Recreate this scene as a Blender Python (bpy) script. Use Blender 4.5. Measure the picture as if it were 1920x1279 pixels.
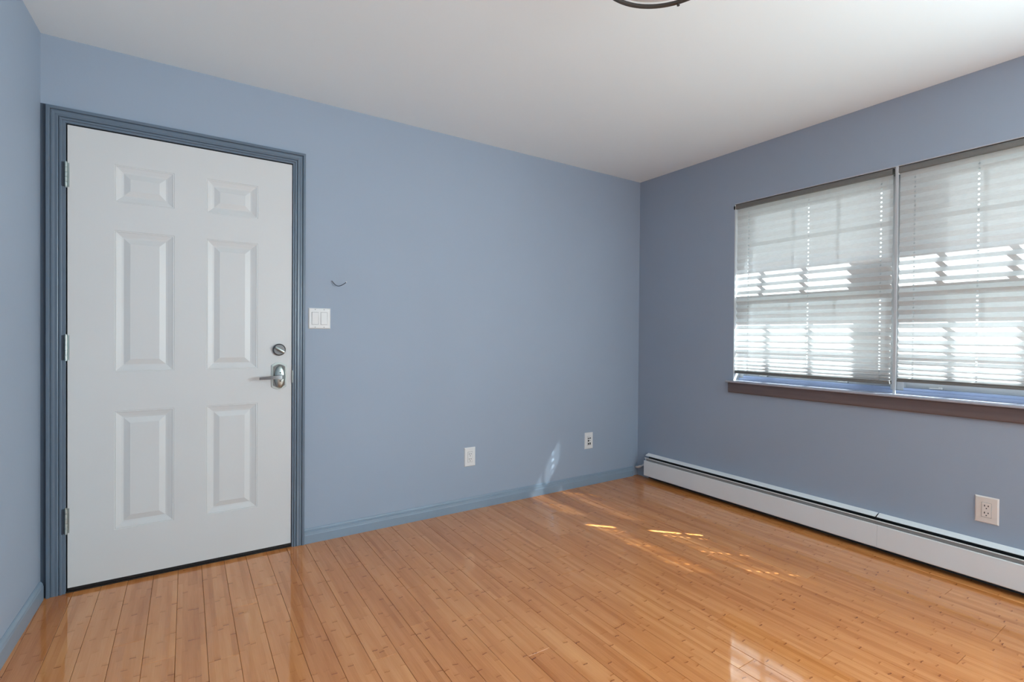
import bpy, bmesh, math, random
from mathutils import Vector, Matrix
random.seed(7)
S = bpy.context.scene
C = S.collection
for o in list(bpy.data.objects): bpy.data.objects.remove(o)
PI = math.pi

# ---------------------------------------------------------------- camera
F_PX, YAW, ROLL, PITCH, CY = 935.22, 0.5783, 0.0077, -0.0085, 637.70
CAM = Vector((-3.1566, -2.9037, 1.1504))
fwd = Vector((math.sin(YAW)*math.cos(PITCH), math.cos(YAW)*math.cos(PITCH), math.sin(PITCH)))
r0 = Vector((math.cos(YAW), -math.sin(YAW), 0)); u0 = r0.cross(fwd)
rt = math.cos(ROLL)*r0 + math.sin(ROLL)*u0
up = -math.sin(ROLL)*r0 + math.cos(ROLL)*u0
cd = bpy.data.cameras.new('camera'); cam = bpy.data.objects.new('camera', cd); C.objects.link(cam)
m = Matrix((rt, up, -fwd)).transposed().to_4x4(); m.translation = CAM
cam.matrix_world = m
cd.sensor_fit = 'HORIZONTAL'; cd.sensor_width = 36.0; cd.lens = 36.0*F_PX/1920
cd.shift_y = (CY-639.5)/1920; cd.clip_start = 0.05
S.camera = cam

# ---------------------------------------------------------------- view, sky, sun, fill lamps
S.view_settings.view_transform = 'Standard'; S.view_settings.look = 'None'
S.view_settings.gamma = 1.0; S.view_settings.use_curve_mapping = False
S.view_settings.exposure = 0.0
w = bpy.data.worlds.new('sky'); S.world = w; w.use_nodes = True
bg = w.node_tree.nodes['Background']
bg.inputs[0].default_value = (0.84, 0.93, 1.0, 1); bg.inputs[1].default_value = 2.5
SUN_DIR = Vector((-1, 1.04, -1.41)).normalized()
sl = bpy.data.lights.new('sun', 'SUN'); sl.energy = 34.0; sl.angle = math.radians(0.53); sl.color = (.86, .95, 1)
so = bpy.data.objects.new('sun', sl); C.objects.link(so); so.location = (4, -5, 6)
so.rotation_euler = SUN_DIR.to_track_quat('-Z', 'Y').to_euler()
def area(name, loc, rot, sx, sy, e, col=(1, 1, 1), portal=False):
    l = bpy.data.lights.new(name, 'AREA'); l.shape = 'RECTANGLE'; l.size = sx; l.size_y = sy
    l.energy = e; l.color = col
    if portal: l.cycles.is_portal = True
    o = bpy.data.objects.new(name, l); C.objects.link(o); o.location = loc; o.rotation_euler = rot
    return o
YR = -5.0                                           # rear wall
# sky portal at the seen window, added fill lamps outside the unseen ones
area('window_sky_portal', (0.24, -1.781, 1.46), (0, math.radians(90), 0), 1.25, 1.86, 1, portal=True)
area('rear_fill_lamp', (-1.0, YR-.22, 1.5), (math.radians(114), 0, 0), 1.6, 1.2, 20, (.84, .95, 1))
area('side_fill_lamp', (.22, -4.0, 1.46), (0, math.radians(114), 0), 1.2, 1.4, 192, (.84, .95, 1))

# ---------------------------------------------------------------- material helpers
def lin(c):
    return tuple(((v/255)/12.92 if v/255 <= .04045 else ((v/255+.055)/1.055)**2.4) for v in c)
class NT:
    def __init__(s, name):
        s.m = bpy.data.materials.new(name); s.m.use_nodes = True; s.t = s.m.node_tree
        s.b = s.t.nodes['Principled BSDF']; s.out = s.t.nodes['Material Output']
    def n(s, kind, **kw):
        x = s.t.nodes.new(kind)
        for k, v in kw.items(): setattr(x, k, v)
        return x
    def l(s, a, b): s.t.links.new(a, b)
    def put(s, inp, v):
        if hasattr(v, 'is_linked') or hasattr(v, 'links'): s.l(v, inp)
        else: inp.default_value = v
    def math(s, op, a, b=0.0, c=None):
        x = s.n('ShaderNodeMath', operation=op); s.put(x.inputs[0], a); s.put(x.inputs[1], b)
        if c is not None: s.put(x.inputs[2], c)
        return x.outputs[0]
    def noise(s, vec, scale, detail=3, rough=.5):
        x = s.n('ShaderNodeTexNoise'); s.l(vec, x.inputs['Vector']); x.inputs['Scale'].default_value = scale
        x.inputs['Detail'].default_value = detail; x.inputs['Roughness'].default_value = rough
        return x.outputs['Fac']
    def rng(s, v, a, b, c, d, smooth=False):
        x = s.n('ShaderNodeMapRange')
        if smooth: x.interpolation_type = 'SMOOTHSTEP'
        s.put(x.inputs[0], v)
        for i, q in enumerate((a, b, c, d)): x.inputs[i+1].default_value = q
        return x.outputs[0]
    def vec(s, a, b, c):
        x = s.n('ShaderNodeCombineXYZ')
        for i, q in enumerate((a, b, c)): s.put(x.inputs[i], q)
        return x.outputs[0]
    def scale(s, v, sc):
        x = s.n('ShaderNodeVectorMath', operation='MULTIPLY'); s.l(v, x.inputs[0]); x.inputs[1].default_value = sc
        return x.outputs[0]
    def mulcol(s, col, fac):
        x = s.n('ShaderNodeVectorMath', operation='SCALE'); s.put(x.inputs[0], col); s.put(x.inputs['Scale'], fac)
        return x.outputs[0]
    def bump(s, h, strength, dist=.001):
        x = s.n('ShaderNodeBump'); s.l(h, x.inputs['Height']); x.inputs['Strength'].default_value = strength
        x.inputs['Distance'].default_value = dist; s.l(x.outputs[0], s.b.inputs['Normal'])
def paint(name, col, rough=.5, var=.04, vscale=1.5, bump=.15, bscale=120, spec=.5, stretch=(1, 1, 1), metal=0):
    n = NT(name); tc = n.n('ShaderNodeTexCoord'); v = n.scale(tc.outputs['Object'], stretch)
    f = n.rng(n.noise(v, vscale, 4), .25, .75, 1-var, 1+var)
    base = n.n('ShaderNodeCombineXYZ')
    for i in range(3): base.inputs[i].default_value = col[i]
    n.l(n.mulcol(base.outputs[0], f), n.b.inputs['Base Color'])
    n.b.inputs['Roughness'].default_value = rough; n.b.inputs['Specular IOR Level'].default_value = spec
    n.b.inputs['Metallic'].default_value = metal
    if bump: n.bump(n.noise(v, bscale, 3), bump)
    return n.m

WALL = paint('blue_grey_wall_paint', (.342, .410, .505), .62, .03, 1.2, .25, 90)
CEIL = paint('white_ceiling_paint', (.85, .94, .97), .85, .015, .8, .2, 60)
TRIM = paint('slate_blue_trim_paint', (.135, .180, .235), .32, .06, 3, .1, 60)
BASEB = paint('blue_baseboard_paint', (.25, .325, .405), .36, .06, 3, .12, 40)
DOORW = paint('white_door_paint', (.695, .700, .695), .40, .015, 2, .12, 80)
WHITE = paint('white_plastic', (.80, .80, .79), .35, .01, 3, 0)
IVORY = paint('ivory_plastic', (.80, .72, .66), .38, .01, 3, 0)
GREYP = paint('grey_plastic_shadow_line', (.16, .16, .17), .5, .01, 3, 0)
BLACK = paint('black_rubber', (.012, .010, .010), .5, .1, 5, 0)
DARK = paint('dark_slot', (.006, .006, .007), .6, .1, 5, 0)
HEATW = paint('white_enamel', (.87, .88, .88), .38, .02, 4, .05, 30)
HEATG = paint('shaded_damper_enamel', (.30, .30, .30), .45, .03, 4, .05, 30)  # damper face: shade of its downward tilt put into the grey
HEATD = paint('dark_fin_metal', (.05, .05, .05), .5, .3, 14, 0, stretch=(1, .1, 1))
NICKEL = paint('satin_nickel', (.20, .20, .20), .33, .05, 9, .05, 200, metal=1)
STEEL = paint('bright_steel', (.44, .49, .47), .34, .05, 20, 0, metal=1)
BRONZE = paint('dark_nickel', (.10, .10, .10), .35, .05, 9, 0, metal=.6)
VINYL = paint('white_vinyl', (.54, .56, .58), .4, .01, 4, 0)
TRACK = paint('pale_blue_vinyl', (.46, .55, .78), .4, .02, 4, 0)
APRON = paint('brown_grey_stained_wood', (.155, .120, .120), .42, .14, 14, .3, 50, stretch=(1, .06, 3))
STOOL = paint('pale_grey_gloss_paint', (.40, .41, .47), .22, .1, 14, .1, 50, stretch=(1, .06, 3))
RAIL = paint('taupe_shade_rail', (.17, .165, .155), .4, .05, 6, 0)
CORD = paint('pale_shade_cord', (.50, .50, .48), .7, .05, 30, 0)
GROUND = paint('grey_lawn_ground', (.10, .11, .09), .9, .1, 1, .3, 20)
EAVE = paint('white_soffit_paint', (.7, .7, .7), .7, .03, 2, 0)

def fabric():
    n = NT('pleated_shade_fabric'); t = n.t
    tc = n.n('ShaderNodeTexCoord'); v = n.scale(tc.outputs['Object'], (1, .25, 1.6))
    f = n.rng(n.noise(v, 160, 4, .7), .3, .7, .93, 1.05)
    base = n.n('ShaderNodeCombineXYZ')
    for i, q in enumerate((.68, .675, .67)): base.inputs[i].default_value = q
    col = n.mulcol(base.outputs[0], f)
    d = n.n('ShaderNodeBsdfDiffuse'); n.l(col, d.inputs[0])
    tr = n.n('ShaderNodeBsdfTranslucent'); n.l(col, tr.inputs[0])
    mx = n.n('ShaderNodeMixShader'); mx.inputs[0].default_value = .42
    n.l(d.outputs[0], mx.inputs[1]); n.l(tr.outputs[0], mx.inputs[2])
    tp = n.n('ShaderNodeBsdfTransparent'); m2 = n.n('ShaderNodeMixShader'); m2.inputs[0].default_value = .055   # open weave
    n.l(mx.outputs[0], m2.inputs[1]); n.l(tp.outputs[0], m2.inputs[2]); n.l(m2.outputs[0], n.out.inputs[0])
    return n.m
FABRIC = fabric()
def glass():
    n = NT('window_glass')
    tr = n.n('ShaderNodeBsdfTransparent'); tr.inputs[0].default_value = (.95, .97, .96, 1)
    g = n.n('ShaderNodeBsdfGlossy'); g.inputs['Roughness'].default_value = .02
    mx = n.n('ShaderNodeMixShader'); mx.inputs[0].default_value = .04; n.l(tr.outputs[0], mx.inputs[1]); n.l(g.outputs[0], mx.inputs[2])
    n.l(mx.outputs[0], n.out.inputs[0]); return n.m
GLASS = glass()
def frosted():
    n = NT('frosted_diffuser'); n.b.inputs['Base Color'].default_value = (.72, .72, .71, 1)
    n.b.inputs['Roughness'].default_value = .35; n.b.inputs['Subsurface Weight'].default_value = 0
    return n.m
FROST = frosted()
PITCHX, X0 = 0.0965, -1.258
def bamboo():
    n = NT('bamboo_planks'); t = n.t
    tc = n.n('ShaderNodeTexCoord'); sp = n.n('ShaderNodeSeparateXYZ'); n.l(tc.outputs['Object'], sp.inputs[0])
    x, y = sp.outputs[0], sp.outputs[1]
    at = n.n('ShaderNodeAttribute'); at.attribute_name = 'pid'; pid = at.outputs['Fac']
    su = n.math('MULTIPLY', n.math('ADD', x, -X0), 5/PITCHX); sid = n.math('FLOOR', su)
    wn = n.n('ShaderNodeTexWhiteNoise', noise_dimensions='3D'); n.l(n.vec(sid, n.math('MULTIPLY', pid, 57.3), 0.5), wn.inputs['Vector'])
    h1 = wn.outputs['Value']
    vec = tc.outputs['Object']
    wob = n.math('MULTIPLY', n.math('SUBTRACT', n.noise(n.scale(vec, (60, 12, 1)), 1, 2), .5), .05)
    tt = n.math('ADD', n.math('ADD', n.math('DIVIDE', y, .245), n.math('MULTIPLY', h1, 9.7)), wob)
    cell = n.math('FLOOR', tt); fr = n.math('FRACT', tt)
    wn2 = n.n('ShaderNodeTexWhiteNoise', noise_dimensions='3D'); n.l(n.vec(sid, cell, n.math('MULTIPLY', pid, 31.7)), wn2.inputs['Vector'])
    h2 = wn2.outputs['Value']
    a = n.rng(fr, 0, .034, 1.25, 0, True)                     # sharp node line
    b = n.rng(fr, .0, .11, .28, 0, True)                   # soft stain after the node
    node = n.math('MULTIPLY', n.math('MAXIMUM', a, b), n.math('POWER', h2, 1.1))
    grain = n.noise(n.scale(vec, (420, 9, 1)), 1, 4, .6)
    blot = n.noise(n.scale(vec, (34, 2.4, 1)), 1, 3, .55)
    big = n.noise(n.scale(vec, (11, 1.1, 1)), 1, 2, .5)
    f = n.math('ADD', n.math('MULTIPLY', n.math('SUBTRACT', h1, .5), .15), 1.0)
    f = n.math('ADD', f, n.math('MULTIPLY', n.math('SUBTRACT', h2, .5), .14))
    f = n.math('ADD', f, n.math('MULTIPLY', n.math('SUBTRACT', pid, .5), .16))
    f = n.math('ADD', f, n.math('MULTIPLY', n.math('SUBTRACT', grain, .5), .34))
    f = n.math('ADD', f, n.math('MULTIPLY', n.math('SUBTRACT', blot, .5), .42))
    f = n.math('ADD', f, n.math('MULTIPLY', n.math('SUBTRACT', big, .5), .40))
    f = n.math('MULTIPLY', f, n.math('SUBTRACT', 1.0, n.math('MULTIPLY', node, .56)))
    cr = n.n('ShaderNodeValToRGB'); n.l(n.math('MULTIPLY', f, .5), cr.inputs[0])
    e = cr.color_ramp.elements
    e[0].position = .16; e[0].color = (.16, .038, .006, 1)
    e[1].position = .50; e[1].color = (.68, .252, .070, 1)
    q = e.new(.36); q.color = (.50, .152, .028, 1)
    q = e.new(.68); q.color = (.84, .375, .130, 1)
    n.l(cr.outputs[0], n.b.inputs['Base Color'])
    n.b.inputs['Roughness'].default_value = .5; n.b.inputs['Specular IOR Level'].default_value = .08
    n.b.inputs['Coat Weight'].default_value = 1.0; n.b.inputs['Coat IOR'].default_value = 1.72
    n.b.inputs['Coat Roughness'].default_value = .055
    bm = n.n('ShaderNodeBump'); n.l(n.noise(n.scale(vec, (5, .8, 1)), 1, 2), bm.inputs['Height']); bm.inputs['Strength'].default_value = .35; bm.inputs['Distance'].default_value = .003
    n.l(bm.outputs[0], n.b.inputs['Coat Normal'])
    return n.m
BAMBOO = bamboo()

# ---------------------------------------------------------------- mesh helpers
def link(name, bm, mat, parent=None, smooth=False, loc=None):
    bmesh.ops.recalc_face_normals(bm, faces=bm.faces)
    me = bpy.data.meshes.new(name); bm.to_mesh(me); bm.free()
    if mat: me.materials.append(mat)
    o = bpy.data.objects.new(name, me); C.objects.link(o)
    if parent is not None: o.parent = parent
    if smooth:
        me.polygons.foreach_set('use_smooth', [True]*len(me.polygons))
        me.set_sharp_from_angle(angle=math.radians(38))
    return o
def box(bm, a, b, bev=0, seg=2):
    a, b = [min(p, q) for p, q in zip(a, b)], [max(p, q) for p, q in zip(a, b)]
    vs = [bm.verts.new((x, y, z)) for x in (a[0], b[0]) for y in (a[1], b[1]) for z in (a[2], b[2])]
    fs = [bm.faces.new([vs[i] for i in q]) for q in ((0, 1, 3, 2), (4, 6, 7, 5), (0, 4, 5, 1), (2, 3, 7, 6), (0, 2, 6, 4), (1, 5, 7, 3))]
    if bev:
        es = list({e for f in fs for e in f.edges})
        bmesh.ops.bevel(bm, geom=es, offset=bev, segments=seg, affect='EDGES', profile=.5)
    return vs
def prism(bm, pts, frm, to, place):
    """extrude closed 2D profile pts between two stations; place(p, t) -> 3D"""
    r = [[bm.verts.new(place(p, t)) for p in pts] for t in (frm, to)]
    n = len(pts)
    for i in range(n):
        bm.faces.new([r[0][i], r[0][(i+1) % n], r[1][(i+1) % n], r[1][i]])
    bm.faces.new(r[0]); bm.faces.new(r[1][::-1])
def cyl(bm, c, axis, r, h, seg=24, r2=None):
    ax = Vector(axis).normalized(); q = ax.to_track_quat('Z', 'Y').to_matrix().to_4x4()
    q.translation = Vector(c)
    bmesh.ops.create_cone(bm, cap_ends=True, segments=seg, radius1=r, radius2=r if r2 is None else r2, depth=h, matrix=q)
def tube(bm, pts, r, seg=8):
    pts = [Vector(p) for p in pts]; rings = []
    nrm = None
    for i, p in enumerate(pts):
        d = (pts[min(i+1, len(pts)-1)]-pts[max(i-1, 0)]).normalized()
        if nrm is None: nrm = d.orthogonal().normalized()
        nrm = (nrm-d*nrm.dot(d)).normalized(); bn = d.cross(nrm)
        rr = r[i] if isinstance(r, (list, tuple)) else r
        rings.append([bm.verts.new(p+rr*(math.cos(2*PI*k/seg)*nrm+math.sin(2*PI*k/seg)*bn)) for k in range(seg)])
    for a, b in zip(rings, rings[1:]):
        for k in range(seg): bm.faces.new([a[k], a[(k+1) % seg], b[(k+1) % seg], b[k]])
    bm.faces.new(rings[0]); bm.faces.new(rings[-1][::-1])
def lathe(bm, prof, c, seg=48, closed=True):
    rings = [[bm.verts.new((c[0]+r*math.cos(2*PI*k/seg), c[1]+r*math.sin(2*PI*k/seg), c[2]+z)) for k in range(seg)] for r, z in prof]
    pr = list(zip(rings, rings[1:]))
    if closed: pr.append((rings[-1], rings[0]))
    for a, b in pr:
        for k in range(seg): bm.faces.new([a[k], a[(k+1) % seg], b[(k+1) % seg], b[k]])
    return rings
def bz(p0, p1, p2, p3, n=14):
    o = []
    for i in range(n+1):
        t = i/n; o.append(tuple((1-t)**3*a+3*(1-t)**2*t*b+3*(1-t)*t*t*c+t**3*d for a, b, c, d in zip(p0, p1, p2, p3)))
    return o
def tag(o, label, cat, kind=None, group=None):
    o['label'] = label; o['category'] = cat
    if kind: o['kind'] = kind
    if group: o['group'] = group
    return o
def thing(name, loc, label, cat, kind=None, group=None):
    o = bpy.data.objects.new(name, None); C.objects.link(o); o.location = loc; o.empty_display_size = .05
    return tag(o, label, cat, kind, group)
def part(root, name, bm, mat, smooth=False, parent=None):
    """mesh built in world coordinates, stored relative to its thing's base"""
    bmesh.ops.translate(bm, verts=bm.verts, vec=-root.location)
    return link(name, bm, mat, parent if parent is not None else root, smooth)
NB = bmesh.new

# ---------------------------------------------------------------- room dimensions
H = 2.431; XL = -3.682; SL = 0.0286
DX0, DX1, DZ = -3.600, -2.6760, 2.066               # door opening
WY0, WY1, WZ0, WZ1 = -0.859, -2.703, 0.842, 2.068   # window opening

# ---- floor of bamboo planks
ends = {2: [-.809], 0: [-1.0115, -2.023], -2: [-1.196], 1: [-.338, -1.352], 3: [-.468, -1.480], -1: [-.658, -1.674], -3: [-.88, -1.895],
        -5: [-1.14], 6: [-.75, -1.69], 4: [-1.283, -2.298], 5: [-1.0, -2.012], 8: [-.9, -2.321], -9: [-1.45], -19: [-.879], -18: [-.53]}
bm = NB(); lay = bm.faces.layers.float.new('pid'); rnd = random.Random(3)
for k in range(-29, 14):
    xa, xb = X0+k*PITCHX, X0+(k+1)*PITCHX
    if xa > 0.0: break
    known = sorted(ends.get(k, []), reverse=True)
    cuts = [0.02]
    if known: cuts += known
    else: cuts.append(-rnd.uniform(.25, 1.0) if rnd.random() < .5 else -rnd.uniform(1.0, 1.8))
    while cuts[-1] > YR: cuts.append(cuts[-1]-1.013*rnd.choice((1, 1, 1.5)))
    cuts[-1] = YR-.02
    for a, b in zip(cuts, cuts[1:]):
        n0 = len(bm.faces); g = .0005
        za = rnd.uniform(-.00025, .00025)
        tx = rnd.uniform(-.00015, .00015)
        v = [bm.verts.new(p) for p in ((xa+g, a-g, za+tx), (xb-g, a-g, za-tx), (xb-g, b+g, za-tx), (xa+g, b+g, za+tx))]
        bt = [bm.verts.new((p.co.x, p.co.y, -.012)) for p in v]
        f0 = bm.faces.new(v[::-1])
        for i in range(4): bm.faces.new([v[i], v[(i+1) % 4], bt[(i+1) % 4], bt[i]])
        bmesh.ops.bevel(bm, geom=list(f0.edges), offset=.0010, segments=1, affect='EDGES')
        pid = rnd.random(); bm.faces.ensure_lookup_table()
        for f in bm.faces[n0:]: f[lay] = pid
floor = link('floor', bm, BAMBOO); tag(floor, 'glossy honey bamboo plank floor', 'floor', 'structure')
# bevel can reorder faces: give every face the id of the plank it lies in
bm = NB(); box(bm, (-4.1, YR-.15, -.15), (.2, .15, -.0125)); sub = link('floor.001', bm, paint('dark_brown_subfloor', (.09, .03, .008), .8, .1, 5, 0)); tag(sub, 'dark subfloor under the bamboo planks', 'floor', 'structure')

bm = NB(); box(bm, (-4.1, YR-.15, H), (.2, .15, H+.12)); tag(link('ceiling', bm, CEIL), 'plain white painted ceiling', 'ceiling', 'structure')

# ---- walls
bm = NB()
box(bm, (XL-.12, 0, -.1), (DX0, .14, H)); box(bm, (DX1, 0, -.1), (.2, .14, H)); box(bm, (DX0, 0, DZ), (DX1, .14, H))
tag(link('wall_back', bm, WALL), 'long blue-grey wall with the white door', 'wall', 'structure')
bm = NB()
box(bm, (0, .0, -.1), (.19, WY0, H)); box(bm, (0, WY1, -.1), (.19, -3.3, H)); box(bm, (0, -4.7, -.1), (.19, YR-.15, H)); box(bm, (0, -3.3, -.1), (.19, -4.7, .85)); box(bm, (0, -3.3, 2.07), (.19, -4.7, H))
box(bm, (0, WY0, -.1), (.19, WY1, WZ0)); box(bm, (0, WY0, WZ1), (.19, WY1, H))
tag(link('wall_right', bm, WALL), 'blue-grey wall with the wide shaded window', 'wall', 'structure')
bm = NB()
P = [(XL, 0), (XL+SL*YR, YR), (XL+SL*YR-.12, YR), (XL-.12, 0)]
prism(bm, P, -.1, H, lambda p, t: (p[0], p[1], t))
tag(link('wall_left', bm, WALL), 'narrow strip of pale blue-grey wall at the left edge of the room', 'wall', 'structure')
bm = NB(); RX0, RX1, RZ0, RZ1 = -1.85, -.15, .85, 2.1
box(bm, (-4.05, YR, -.1), (RX0, YR-.14, H)); box(bm, (RX1, YR, -.1), (0, YR-.14, H))
box(bm, (RX0, YR, -.1), (RX1, YR-.14, RZ0)); box(bm, (RX0, YR, RZ1), (RX1, YR-.14, H))
tag(link('wall_rear', bm, WALL), 'blue-grey wall behind the camera with an opening added for fill light', 'wall', 'structure')
# unseen rear window, added for the rear fill lamp
wr = thing('fill_window_rear', (-1.0, YR-.07, RZ0), 'plain white framed window added behind the camera for fill light', 'window', 'structure')
bm = NB()
for a, b in (((RX0, RZ0), (RX0+.05, RZ1)), ((RX1-.05, RZ0), (RX1, RZ1)), ((RX0, RZ0), (RX1, RZ0+.05)), ((RX0, RZ1-.05), (RX1, RZ1)), ((-1.025, RZ0), (-.975, RZ1))):
    box(bm, (a[0], YR-.10, a[1]), (b[0], YR-.05, b[1]))
part(wr, 'window_frame', bm, VINYL)
bm = NB(); box(bm, (RX0, YR-.078, RZ0), (RX1, YR-.074, RZ1)); part(wr, 'window_pane', bm, GLASS)

ws = thing('fill_window_side', (.13, -4.0, .85), 'plain white framed window added beside the camera for fill light, out of view', 'window', 'structure')  # unseen side window, added to let fill light in
bm = NB()
for a, b in (((-3.3, .85), (-3.35, 2.07)), ((-4.65, .85), (-4.7, 2.07)), ((-3.3, .85), (-4.7, .90)), ((-3.3, 2.02), (-4.7, 2.07)), ((-3.975, .85), (-4.025, 2.07))):
    box(bm, (.10, a[0], a[1]), (.15, b[0], b[1]))
part(ws, 'window_frame', bm, VINYL)
bm = NB(); box(bm, (.123, -3.3, .85), (.127, -4.7, 2.07)); part(ws, 'window_pane', bm, GLASS)

# ---- baseboards
BBP = [(0, 0), (.0135, 0), (.0135, .046), (.0120, .0495), (.0105, .060), (.0105, .0635), (.0065, .0665), (.0065, .073), (.0035, .080), (.0, .081)]
bm = NB(); prism(bm, BBP, -2.6195, -.062, lambda p, t: (t, -p[0], p[1]))
tag(link('baseboard_back', bm, BASEB), 'blue painted baseboard along the wall right of the door', 'baseboard', 'structure')
bm = NB()
LB = [(0, 0), (.0135, 0), (.0135, .058), (.0115, .064), (.0115, .068), (.006, .078), (.002, .081), (0, .081)]
prism(bm, LB, -.018, YR, lambda p, t: (XL+SL*t+p[0], t, p[1]))
tag(link('baseboard_left', bm, BASEB), 'blue painted baseboard at the foot of the left wall', 'baseboard', 'structure')

# ---- door casing (trim_1)
CP = [(0, 0), (0, .0070), (.0015, .0085), (.0100, .0080), (.0108, .0125), (.0125, .0135), (.0190, .0125), (.0215, .0085), (.0225, .0080), (.0235, .0128), (.0255, .0138),
      (.034, .0118), (.042, .0130), (.0475, .0120), (.0490, .0100), (.0500, .0165), (.0520, .0185), (.0610, .0180), (.063, .0160), (.063, 0)]
def casing():
    bm = NB(); xi0, xi1, zt = DX0-.0005, DX1-.003, DZ-.001
    def station(k):
        out = []
        for wv, th in CP:
            if k == 0: p = (xi0-wv, -th, .0)
            elif k == 1: p = (xi0-wv, -th, zt+wv)
            elif k == 2: p = (xi1+wv, -th, zt+wv)
            else: p = (xi1+wv, -th, .0)
            out.append(bm.verts.new(p))
        return out
    R = [station(k) for k in range(4)]
    n = len(CP)
    for a, b in zip(R, R[1:]):
        for i in range(n): bm.faces.new([a[i], a[(i+1) % n], b[(i+1) % n], b[i]])
    bm.faces.new(R[0]); bm.faces.new(R[-1][::-1])
    return bm
tag(link('trim_1', casing(), TRIM), 'dark slate-blue moulded casing around the white door', 'door casing', 'structure')
bm = NB(); box(bm, (XL-.0005, -.0035, 0), (DX0-.0635, 0, 2.132))
tag(link('trim_2', bm, paint('dark_blue_filler', (.055, .080, .115), .5, .05, 3, 0)), 'dark filler strip between door casing and left wall', 'trim', 'structure')  # strip coloured darker than the casing

# ---- door
dr = thing('door_1', ((DX0+DX1)/2, 0, 0), 'white six-panel entry door with lever handle, closed', 'door', 'structure')
bm = NB()
box(bm, (DX0, .0, 0), (DX0+.0008, .14, DZ)); box(bm, (DX1-.0008, .0, 0), (DX1, .14, DZ)); box(bm, (DX0, .0, DZ-.0008), (DX1, .14, DZ))
box(bm, (DX0, .046, 0), (DX0+.018, .14, DZ)); box(bm, (DX1-.018, .046, 0), (DX1, .14, DZ)); box(bm, (DX0, .046, DZ-.018), (DX1, .14, DZ))
part(dr, 'door_jamb', bm, paint('dark_jamb_paint', (.05, .07, .09), .5, .05, 3, 0))
sx0, sx1, sz0, sz1 = DX0+.0055, DX1-.0055, .021, DZ-.006
fy = -.001
cols = [(-3.433, -3.206), (-3.075, -2.846)]; rows = [(.246, .791), (.970, 1.619), (1.748, 1.918)]
PR = [(0, 0), (.0015, .0018), (.0055, .0012), (.0080, .0030), (.0260, .0085), (.0335, .0098), (.0365, .0090), (.0585, .0020)]
bm = NB()
xs = sorted({sx0, sx1, *[v for c in cols for v in c]}); zs = sorted({sz0, sz1, *[v for r in rows for v in r]})
grid = {(x, z): bm.verts.new((x, fy, z)) for x in xs for z in zs}
for i in range(len(xs)-1):
    for j in range(len(zs)-1):
        a, b, c, d = xs[i], xs[i+1], zs[j], zs[j+1]
        ring = [grid[(a, c)], grid[(b, c)], grid[(b, d)], grid[(a, d)]]
        if (a, b) in cols and (c, d) in rows:
            for off, dep in PR[1:]:
                nr = [bm.verts.new((x, fy+dep, z)) for x, z in ((a+off, c+off), (b-off, c+off), (b-off, d-off), (a+off, d-off))]
                for q in range(4): bm.faces.new([ring[q], ring[(q+1) % 4], nr[(q+1) % 4], nr[q]])
                ring = nr
            bm.faces.new(ring)
        else: bm.faces.new(ring)
# edges and back of the slab
bk = [bm.verts.new((x, .043, z)) for x, z in ((sx0, sz0), (sx1, sz0), (sx1, sz1), (sx0, sz1))]
bm.faces.new(bk)
def run(vs, b0, b1):
    for p, q in zip(vs, vs[1:]): pass
    bm.faces.new(vs+[b1, b0])
run([grid[(x, sz0)] for x in xs], bk[0], bk[1]); run([grid[(sx1, z)] for z in zs], bk[1], bk[2])
run([grid[(x, sz1)] for x in xs[::-1]], bk[2], bk[3]); run([grid[(sx0, z)] for z in zs[::-1]], bk[3], bk[0])
part(dr, 'door_panel', bm, DOORW)
bm = NB(); box(bm, (sx0, -.0005, .008), (sx1, .043, .0208)); box(bm, (sx0, -.004, .009), (sx1, 0, .0135), .001); part(dr, 'door_sweep', bm, BLACK)
bm = NB(); box(bm, (DX0, -.003, -.002), (DX1, .14, .0065)); box(bm, (DX0, .05, 0), (DX1, .14, .03)); part(dr, 'threshold', bm, BLACK)
for z0, z1 in ((1.788, 1.893), (1.029, 1.138), (.266, .375)):
    bm = NB(); hh = (z1-z0)/5
    for i in range(5): cyl(bm, (DX0+.001, -.0075, z0+hh*(i+.5)), (0, 0, 1), .0062, hh-.0012, 16)
    for zz in (z0-.002, z1+.002): cyl(bm, (DX0+.001, -.0075, zz), (0, 0, 1), .0045, .004, 12)
    box(bm, (DX0+.001, -.0035, z0), (DX0+.012, -.0012, z1))
    hg = part(dr, 'hinge', bm, STEEL, True)
    bm = NB(); box(bm, (DX0-.012, -.0142, z0), (DX0-.0045, -.0002, z1)); part(dr, 'hinge_notch', bm, paint('dark_hinge_notch', (.03, .042, .06), .5, .05, 3, 0), parent=hg)  # dark plate stands in for the recessed notch in the casing
# deadbolt
bm = NB(); cx, cz = -2.7435, 1.067
cyl(bm, (cx, fy-.005, cz), (0, 1, 0), .0315, .010, 40); cyl(bm, (cx, fy-.0125, cz), (0, -1, 0), .0315, .005, 40, .026)
cyl(bm, (cx, fy-.017, cz), (0, -1, 0), .011, .008, 24)
db = part(dr, 'deadbolt', bm, NICKEL, True)
bm = NB(); box(bm, (-.026, -.010, -.0055), (.026, .008, .0055), .003)
bmesh.ops.rotate(bm, verts=bm.verts, matrix=Matrix.Rotation(math.radians(32), 3, 'Y')); bmesh.ops.translate(bm, verts=bm.verts, vec=(cx, fy-.028, cz))
part(dr, 'thumb_turn', bm, STEEL, True, parent=db)
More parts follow.
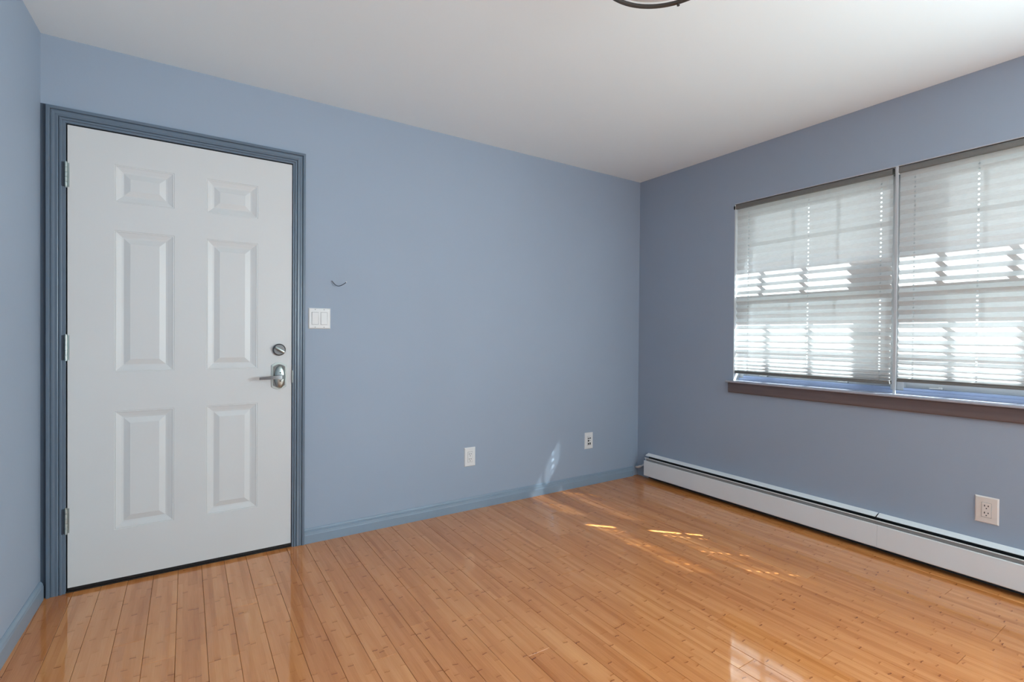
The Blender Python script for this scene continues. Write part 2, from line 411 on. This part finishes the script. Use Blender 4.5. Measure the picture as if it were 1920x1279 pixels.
# lever set
def plate_outline(xa, xb, za, zb, bulge, n=12):
    pts = []
    for i in range(n+1):
        t = i/n; pts.append((xa+(xb-xa)*t, zb-bulge+bulge*math.sin(PI*t)))
    for i in range(n+1):
        t = i/n; pts.append((xb-(xb-xa)*t, za+bulge-bulge*math.sin(PI*t)))
    return pts
bm = NB(); prism(bm, plate_outline(-2.779, -2.708, .857, .998, .013), fy, fy-.006, lambda p, t: (p[0], t, p[1]))
prism(bm, plate_outline(-2.774, -2.713, .863, .992, .013), fy-.006, fy-.010, lambda p, t: (p[0], t, p[1]))
es = part(dr, 'lever_plate', bm, STEEL)
bm = NB(); prism(bm, plate_outline(-2.7725, -2.7145, .865, .990, .013), fy-.0100, fy-.0106, lambda p, t: (p[0], t, p[1])); part(dr, 'inner_plate', bm, paint('dark_nickel_plate', (.16, .16, .16), .35, .05, 9, 0, metal=.8), parent=es)
bm = NB()
rings = []
for s_, dy in ((1, -.010), (.96, -.016), (.85, -.021), (.6, -.024), (.25, -.025)):
    rings.append([bm.verts.new((-2.7405+.0275*s_*math.cos(2*PI*k/32), fy+dy, .9235+.0620*s_*math.sin(2*PI*k/32))) for k in range(32)])
for a, b in zip(rings, rings[1:]):
    for k in range(32): bm.faces.new([a[k], a[(k+1) % 32], b[(k+1) % 32], b[k]])
bm.faces.new(rings[-1])
part(dr, 'oval_boss', bm, STEEL, True, parent=es)
bm = NB(); cyl(bm, (-2.7385, fy-.034, .923), (0, 1, 0), .0125, .030, 24)
LV = bz((-2.7280, fy-.052, .925), (-2.745, fy-.062, .925), (-2.79, fy-.060, .9225), (-2.843, fy-.057, .9205), 14)
for k in range(14):
    (xa, ya, za), (xb, yb, zb_) = LV[k], LV[k+1]; ha, hb = .0105-.0038*k/14, .0105-.0038*(k+1)/14
    v = [bm.verts.new(p) for p in ((xa, ya-.004, za-ha), (xa, ya-.004, za+ha), (xa, ya+.005, za+ha), (xa, ya+.005, za-ha), (xb, yb-.004, zb_-hb), (xb, yb-.004, zb_+hb), (xb, yb+.005, zb_+hb), (xb, yb+.005, zb_-hb))]
    for q in ((0, 4, 5, 1), (1, 5, 6, 2), (2, 6, 7, 3), (3, 7, 4, 0)): bm.faces.new([v[i] for i in q])
    if k == 0: bm.faces.new([v[3], v[2], v[1], v[0]])
    if k == 13: bm.faces.new([v[4], v[7], v[6], v[5]])
bmesh.ops.remove_doubles(bm, verts=bm.verts, dist=1e-5)
part(dr, 'lever_handle', bm, NICKEL, True, parent=es)
bm = NB()
for zz in (.945, .902): cyl(bm, (-2.7400, fy-.0255, zz), (0, 1, 0), .0036, .003, 12)
part(dr, 'screw', bm, DARK, parent=es)
bm = NB(); box(bm, (DX1-.004, -.0115, .889), (DX1+.0005, -.002, .955), .0012); part(dr, 'strike_plate', bm, STEEL)

# ---- windows
def window(name, y0, y1, g0, g1, label):
    """unit from y0 (near the corner) to y1; glass from g0 to g1"""
    r = thing(name, (.13, (y0+y1)/2, WZ0), label, 'window', 'structure')
    bm = NB(); e = .0004; zt = WZ1-e
    box(bm, (.075, y0-e, WZ0), (.185, y0-.030, zt)); box(bm, (.075, y1+e, WZ0), (.185, y1+.030, zt))
    box(bm, (.075, y0-e, WZ1-.032), (.185, y1+e, zt))
    fr = part(r, 'window_frame', bm, VINYL)
    bm = NB(); box(bm, (.072, y0-.030, WZ0), (.185, y1+.030, .887), .001); box(bm, (.060, y0-e, .8435), (.072, y1+e, .872), .001)
    part(r, 'sill_track', bm, TRACK)
    for xs, za, zb, rb, rt, nm in ((.150, 1.48, 2.036, .115, .036, 'upper_sash'), (.118, .888, 1.495, .082, .110, 'lower_sash')):
        bm = NB(); h = .014
        box(bm, (xs-h, y0-.030, za), (xs+h, g0, zb)); box(bm, (xs-h, g1, za), (xs+h, y1+.030, zb))
        box(bm, (xs-h, g0, za), (xs+h, g1, za+rb)); box(bm, (xs-h, g0, zb-rt), (xs+h, g1, zb))
        s_ = part(r, nm, bm, VINYL)
        bm = NB(); gz0, gz1 = za+rb, zb-rt; wv = (g1-g0)/3
        for k in (1, 2): box(bm, (xs-.006, g0+wv*k-.010, gz0), (xs+.006, g0+wv*k+.010, gz1))
        zc = (gz0+gz1)/2; box(bm, (xs-.0055, g0, zc-.010), (xs+.0055, g1, zc+.010))
        part(r, 'muntin_grid', bm, VINYL, parent=s_)
        bm = NB(); box(bm, (xs-.0015, g0, gz0), (xs+.0015, g1, gz1)); part(r, 'window_pane', bm, GLASS, parent=s_)
        if nm == 'lower_sash':
            for yy in (y0-.135, y0-.62):
                bm = NB(); box(bm, (xs-.030, yy, .889), (xs-.014, yy-.055, .896), .002); box(bm, (xs-.032, yy-.04, .889), (xs-.018, yy-.055, .902), .002)
                part(r, 'tilt_latch', bm, WHITE, parent=s_)
    return r
window('window_1', WY0, -1.781, -.911, -1.713, 'white double-hung window unit nearer the corner, behind its shade')
window('window_2', -1.781, WY1, -1.849, -2.645, 'white double-hung window unit at the right edge, behind its shade')
bm = NB(); box(bm, (.1905, -1.768, WZ0-.05), (.206, -1.955, WZ1+.05), .002)
tag(link('trim_7', bm, VINYL), 'white outside trim board between the two window units', 'trim', 'structure')
# mullion cover and jamb liners
bm = NB(); box(bm, (-.001, -1.7875, WZ0+.013), (.005, -1.8, WZ1), .001)
tag(link('trim_3', bm, VINYL), 'thin white mullion strip between the two window shades', 'trim', 'structure')
bm = NB()
box(bm, (.0, WY0, WZ0), (.075, WY0-.0035, WZ1)); box(bm, (.0, WY1, WZ0), (.075, WY1+.0035, WZ1)); box(bm, (.0, WY0, WZ1-.0035), (.075, WY1, WZ1))
tag(link('trim_4', bm, VINYL), 'white liner of the window recess', 'trim', 'structure')
# stool and apron
bm = NB(); box(bm, (-.042, -.826, .842), (.0, -2.74, .8560), .004, 3); box(bm, (-.002, WY0-.0005, .842), (.060, WY1+.0005, .8555))
so_ = link('trim_5', bm, STOOL); tag(so_, 'thin glossy window ledge under the two shades', 'window sill', 'structure')
bm = NB(); prism(bm, [(0, .842), (.017, .842), (.0185, .835), (.0175, .790), (.0165, .778), (.013, .772), (0, .772)], -.833, -2.733, lambda p, t: (-p[0], t, p[1]))
tag(link('trim_6', bm, APRON), 'brown-grey wooden apron board under the window ledge', 'trim', 'structure')

# ---- pleated shades
def fold_zs(ztop, zbot):
    hs = []; z = ztop
    L = .0300
    while z > zbot+.0005:
        if z > 1.60: h = .0246
        elif z > 1.20: h = .0228+(.0246-.0228)*(z-1.20)/.4
        elif z > .96: h = .0118+(.0228-.0118)*((z-.96)/.24)**.9
        else: h = .0050+.0068*(z-.90)/.06
        h = max(h, .0042); hs.append(h); z -= h
    sc = (ztop-zbot)/sum(hs); sc = min(sc, 1.02)
    zs_ = [ztop]
    for h in hs: zs_.append(zs_[-1]-h*sc)
    return zs_, L
def shade(y0, y1, zb, cords, label, seed):
    r = thing('pleated_shade', (.020, (y0+y1)/2, zb), label, 'window shade', group='pleated shades in the window')
    rn = random.Random(seed); xc = .020
    zt = 2.030
    zs_, L = fold_zs(zt, zb+.019)
    N = len(zs_)
    cols_ = {y0, y1}
    for c in cords: cols_.update((c+.008, c-.008))
    n = 14
    for i in range(1, n):
        yy = y0+(y1-y0)*i/n
        if all(abs(yy-c) > .02 for c in cords): cols_.add(yy)
    cols_ = sorted(cols_, reverse=True)
    ph = [rn.uniform(0, 6.28) for _ in range(N)]; am = [rn.uniform(.0002, .0009) for _ in range(N)]
    def pos(i, y):
        h = (zs_[i-1]-zs_[i]) if i > 0 else (zs_[0]-zs_[1])
        z = zs_[i]                               # the weight pulls the upper pleats flatter
        lim = .0022 if z > 1.72 else (.0100-.0078*(z-1.50)/.22 if z > 1.50 else .0110)
        d = min(math.sqrt(max(L*L-h*h, .0))/2, lim)
        sgn = 1 if i % 2 else -1
        t = (y-y0)/(y1-y0)
        dz = am[i]*math.sin(ph[i]+t*3.1)*(0 if i == 0 or i > N-4 else 1)
        dx = .0008*math.sin(ph[i]*2+t*7)
        return Vector((xc+sgn*d+dx, y, zs_[i]+dz))
    bm = NB()
    V = [[bm.verts.new(pos(i, y)) for y in cols_] for i in range(N)]
    for i in range(N-1):
        for j in range(len(cols_)-1):
            ya, yb = cols_[j], cols_[j+1]
            cc = [c for c in cords if abs(ya-(c+.008)) < 1e-6]
            if not cc or i == 0:
                bm.faces.new([V[i][j], V[i][j+1], V[i+1][j+1], V[i+1][j]]); continue
            c = cc[0]; A, B = V[i][j], V[i][j+1]; D, E_ = V[i+1][j], V[i+1][j+1]
            mid = (A.co+B.co+D.co+E_.co)/4; ey = Vector((0, -1, 0)); ez = (A.co-D.co); pl = ez.length; ez.normalize()
            rz = min(.0056, pl*.36); ry = .0045
            hole = [bm.verts.new(mid+ey*ry*math.cos(a)+ez*rz*math.sin(a)) for a in [PI*k/4 for k in range(8)]]
            # hole verts: 0 right, 2 top, 4 left, 6 bottom ; corners A left-top B right-top D left-bottom E right-bottom
            bm.faces.new([B, hole[1], hole[0], hole[7], E_]); bm.faces.new([A, hole[3], hole[2], hole[1], B])
            bm.faces.new([D, hole[5], hole[4], hole[3], A]); bm.faces.new([E_, hole[7], hole[6], hole[5], D])
    part(r, 'pleated_fabric', bm, FABRIC)
    # head rail
    bm = NB(); hp = [(.002, 2.031), (.002, 2.052), (.005, 2.060), (.012, 2.0635), (.040, 2.0635), (.040, 2.031)]
    prism(bm, hp, y0+.004, y1-.001, lambda p, t: (p[0], t, p[1])); hr = part(r, 'head_rail', bm, RAIL)
    bm = NB(); hp2 = [(.000, 2.029), (.000, 2.053), (.004, 2.062), (.012, 2.0642), (.042, 2.0642), (.042, 2.029)]
    prism(bm, hp2, y0+.016, y0+.004, lambda p, t: (p[0], t, p[1])); part(r, 'end_cap', bm, WHITE, parent=hr)
    bm = NB(); box(bm, (.0035, y0, zb), (.0365, y1, zb+.0125), .003, 3); box(bm, (.006, y0-.001, zb+.0125), (.034, y1+.001, zb+.019), .002)
    part(r, 'bottom_rail', bm, RAIL, True)
    for c in cords:
        bm = NB(); tube(bm, [(xc, c, 2.031), (xc, c, 1.5), (xc, c, zb+.018)], .0005, 6); part(r, 'lift_cord', bm, CORD)
    return r
shade(-.8675, -1.7710, .9045, (-.950, -1.337, -1.717), 'white pleated shade on the window unit nearer the corner', 1)
shade(-1.8025, -2.6960, .9220, (-1.867, -2.118, -2.376, -2.630), 'white pleated shade cut off by the right edge of the picture', 2)

# ---- baseboard heater
hr = thing('baseboard_heater', (0, -1.9, 0), 'long white metal baseboard heater under the window', 'heater')
Y0h, Y1h = -.119, -3.60
bm = NB(); box(bm, (-.003, Y0h-.004, .001), (-.0005, Y1h, .196)); part(hr, 'back_plate', bm, HEATD)
seam = -1.730
for a, b in ((Y0h+.002, seam), (seam-.006, Y1h)):
    bm = NB(); prism(bm, [(.0003, .2030), (.0003, .2012), (.0350, .1885), (.0362, .1868), (.0372, .1872), (.0368, .1900), (.0350, .1905)], a, b, lambda p, t: (-p[0], t, p[1]))
    part(hr, 'top_cover', bm, HEATW)
for a, b in ((Y0h-.006, seam-.004), (seam-.0045, Y1h)):
    bm = NB(); prism(bm, [(.046, .1740), (.055, .1752), (.0566, .1742), (.0560, .1712), (.0500, .1700), (.0415, .150), (.0405, .150), (.0450, .1710)], a, b, lambda p, t: (-p[0], t, p[1]))
    part(hr, 'damper_edge', bm, HEATW)
    bm = NB(); prism(bm, [(.0505, .1700), (.0535, .1700), (.0500, .1490), (.0470, .1490)], a-.014 if a > -1 else a, b, lambda p, t: (-p[0], t, p[1]))
    part(hr, 'damper_blade', bm, HEATG)
for a, b in ((Y0h-.006, -1.7475), (-1.7485, Y1h)):
    bm = NB(); prism(bm, [(.0520, .1490), (.0530, .1530), (.0600, .1535), (.0620, .1510), (.0625, .0360), (.0600, .0320), (.0500, .0315), (.0500, .0335), (.0595, .0345), (.0603, .0370), (.0600, .1505), (.0580, .1515), (.0535, .1490)],
        a, b, lambda p, t: (-p[0], t, p[1])); part(hr, 'front_panel', bm, HEATW)
bm = NB(); box(bm, (-.048, Y0h-.05, .060), (-.010, Y1h, .128)); tube(bm, [(-.028, Y0h-.03, .094), (-.028, Y1h, .094)], .011, 12)
part(hr, 'heating_element', bm, HEATD)
for yy in (Y0h-.03, -.9, seam-.01, -2.6, Y1h+.03):
    bm = NB(); box(bm, (-.049, yy, .034), (-.003, yy-.003, .170)); part(hr, 'bracket', bm, HEATD)
# cable
cb = thing('thermostat_cable', (-.03, -.04, .08), 'short white cable end sticking out of the heater near the corner', 'cable')
bm = NB()
tube(bm, bz((-.034, -.126, .124), (-.034, -.105, .120), (-.030, -.085, .108), (-.030, -.062, .088), 10), .0025, 8)
tube(bm, bz((-.030, -.126, .118), (-.032, -.105, .108), (-.031, -.080, .094), (-.031, -.060, .084), 10), .0022, 8)
part(cb, 'cable', bm, WHITE, True)
bm = NB(); tube(bm, [(-.030, -.068, .091), (-.030, -.058, .085), (-.031, -.034, .074), (-.031, -.012, .070), (-.031, -.006, .071)], [.005, .009, .0095, .008, .004], 12)
part(cb, 'cable_connector', bm, IVORY, True)

# ---- wall plates.  P maps (u across, out from wall, v up) -> world
def on_back(cx, cz): return lambda u, d, v: (cx+u, -d, cz+v)
def on_right(cy, cz): return lambda u, d, v: (-d, cy-u, cz+v)
def pbox(bm, P, u0, u1, d0, d1, v0, v1, bev=0):
    a, b = P(u0, d0, v0), P(u1, d1, v1); box(bm, a, b, bev, 2)
def plate_mesh(P, w_, h_):
    bm = NB(); th, ch = .0068, .0050
    rs = []
    for off, d in ((0, 0), (0, .0015), (ch*.5, .0042), (ch, th), ):
        rs.append([bm.verts.new(P(u, d, v)) for u, v in ((-w_/2+off, -h_/2+off), (w_/2-off, -h_/2+off), (w_/2-off, h_/2-off), (-w_/2+off, h_/2-off))])
    for a, b in zip(rs, rs[1:]):
        for k in range(4): bm.faces.new([a[k], a[(k+1) % 4], b[(k+1) % 4], b[k]])
    bm.faces.new(rs[-1]); bm.faces.new(rs[0])
    return bm
def outlet(P, base, w_, h_, mat, name, label, cat, ports='duplex'):
    r = thing(name, base, label, cat)
    part(r, 'cover_plate', plate_mesh(P, w_, h_), mat)
    bm = NB(); pbox(bm, P, -.0178, .0178, -.001, .0071, -.0345, .0345); part(r, 'insert_gap', bm, GREYP)
    bm = NB(); pbox(bm, P, -.0168, .0168, .0055, .0085, -.0333, .0333, .0006); ins = part(r, 'receptacle', bm, mat)
    if ports == 'duplex':
        for zc in (.0165, -.0165):
            for u, hh in ((-.0065, .0042), (.0065, .0035)):
                bm = NB(); pbox(bm, P, u-.0016, u+.0016, .0083, .0088, zc+.0035-hh, zc+.0035+hh); part(r, 'slot', bm, DARK, parent=ins)
            bm = NB(); a = P(0, .0086, zc-.0085); cyl(bm, a, Vector(P(0, 1, 0))-Vector(P(0, 0, 0)), .0026, .0006, 12); part(r, 'ground_hole', bm, DARK, parent=ins)
    else:
        for u0, u1, v0, v1 in ((-.0155, -.001, .0155, .0235), (.002, .0160, .0160, .0240), (-.014, -.002, -.0065, .0085), (.006, .0105, -.001, .005), (-.0140, -.002, -.0300, -.0150), (.0035, .0145, -.0300, -.0140)):
            bm = NB(); pbox(bm, P, u0, u1, .0083, .0089, v0, v1); part(r, 'port', bm, DARK, parent=ins)
    for v in (h_/2-.014, -h_/2+.014):
        bm = NB(); cyl(bm, P(0, .0070, v), Vector(P(0, 1, 0))-Vector(P(0, 0, 0)), .0022, .0008, 12); part(r, 'screw', bm, mat, parent=None)
    return r
outlet(on_back(-1.5885, .3495), (-1.5885, 0, .3495), .082, .125, WHITE, 'power_outlet', 'white power outlet low in the middle of the long wall', 'power outlet')
outlet(on_back(-.545, .343), (-.545, 0, .343), .082, .127, WHITE, 'data_jack_plate', 'white wall plate with black data ports near the room corner', 'wall socket', 'data')
outlet(on_right(-2.1685, .348), (0, -2.1685, .348), .085, .125, IVORY, 'power_outlet', 'ivory power outlet above the heater under the window', 'power outlet')
# switch
P = on_back(-2.539, 1.2385)
sw = thing('light_switch', (-2.539, 0, 1.2385), 'white double rocker light switch beside the door', 'light switch')
part(sw, 'cover_plate', plate_mesh(P, .117, .115), WHITE)
for i, u in enumerate((-.0235, .0235)):
    bm = NB(); pbox(bm, P, u-.0180, u+.0180, -.001, .0070, -.0345, .0345); part(sw, 'rocker_gap', bm, GREYP)
    bm = NB(); s_ = 1 if i == 0 else -1
    pr = [(.0053, -.0333), (.0118 if s_ < 0 else .0078, -.0333), (.0092, 0), (.0078 if s_ < 0 else .0118, .0333), (.0053, .0333)]
    prism(bm, pr, u-.0166, u+.0166, lambda p, t: P(t, p[0], p[1])); part(sw, 'rocker', bm, WHITE)
    for v in (.0485, -.0485):
        bm = NB(); cyl(bm, P(u, .0070, v), (0, 1, 0), .0022, .0008, 12); part(sw, 'screw', bm, GREYP)
# hook
hk = thing('wall_hook', (-2.474, 0, 1.45), 'small bent wire hook in the wall above the light switch', 'wall hook')
bm = NB()
tube(bm, [(-2.474, .006, 1.450), (-2.474, -.004, 1.450)]+bz((-2.473, -.008, 1.449), (-2.452, -.020, 1.415), (-2.440, -.030, 1.414), (-2.406, -.040, 1.4425), 14)+[(-2.404, -.041, 1.4455)], .0021, 8)
part(hk, 'wire', bm, paint('dark_steel_wire', (.05, .055, .07), .4, .1, 20, 0), True)
bm = NB(); tube(bm, [(-2.4045, -.0405, 1.4435), (-2.4035, -.0415, 1.4475)], .0026, 10); part(hk, 'tip', bm, WHITE, True)

# ---- ceiling light
cx, cy, R, zr = -1.922, -1.864, .213, 2.300
cl = thing('ceiling_light', (cx, cy, H), 'round flush ceiling light with thin dark metal ring, cut off at the top', 'ceiling light')
bm = NB(); lathe(bm, [(R, 0), (R, .012), (R-.004, .012), (R-.010, .010), (R-.010, .002), (R-.006, 0)], (cx, cy, zr), 96); ring = part(cl, 'metal_ring', bm, BRONZE, True)
for a in range(3):
    bm = NB(); t = math.atan2(-1.762-cy, -1.736-cx)+a*2*PI/3
    cyl(bm, (cx+(R-.002)*math.cos(t), cy+(R-.002)*math.sin(t), zr+.001), (0, 0, 1), .005, .013, 12)
    part(cl, 'ring_clip', bm, BRONZE, parent=ring)
bm = NB(); rr = lathe(bm, [(R-.012, .011), (R*.8, .004), (R*.5, .001), (R*.2, 0)], (cx, cy, zr+.004), 96, False); bm.faces.new(rr[-1])
part(cl, 'glass_diffuser', bm, FROST, True)
bm = NB(); lathe(bm, [(R-.020, H-zr-.0005), (R-.020, .02), (R-.024, .02), (R-.024, H-zr-.0005)], (cx, cy, zr), 64); part(cl, 'canopy', bm, WHITE, True)

# ---- outside
bm = NB(); box(bm, (.2, -12, -.5), (14, 8, -.4)); tag(link('ground', bm, GROUND), 'lawn outside the window', 'ground', 'structure')
ZE = 1.581+1.41*(.62-.02)
bm = NB(); box(bm, (.19, -5, ZE), (.62, 2, ZE+.16)); tag(link('roof_eave', bm, EAVE), 'white roof eave outside above the window', 'roof eave', 'structure')
bm = NB(); box(bm, (.62, -9, ZE), (1.9, -3.75, ZE+.16)); tag(link('sun_blocker', bm, EAVE), 'unseen white slab added outside to keep sun out of the side window', 'sun blocker', 'structure')  # unseen slab, added to stop sun entering the side window
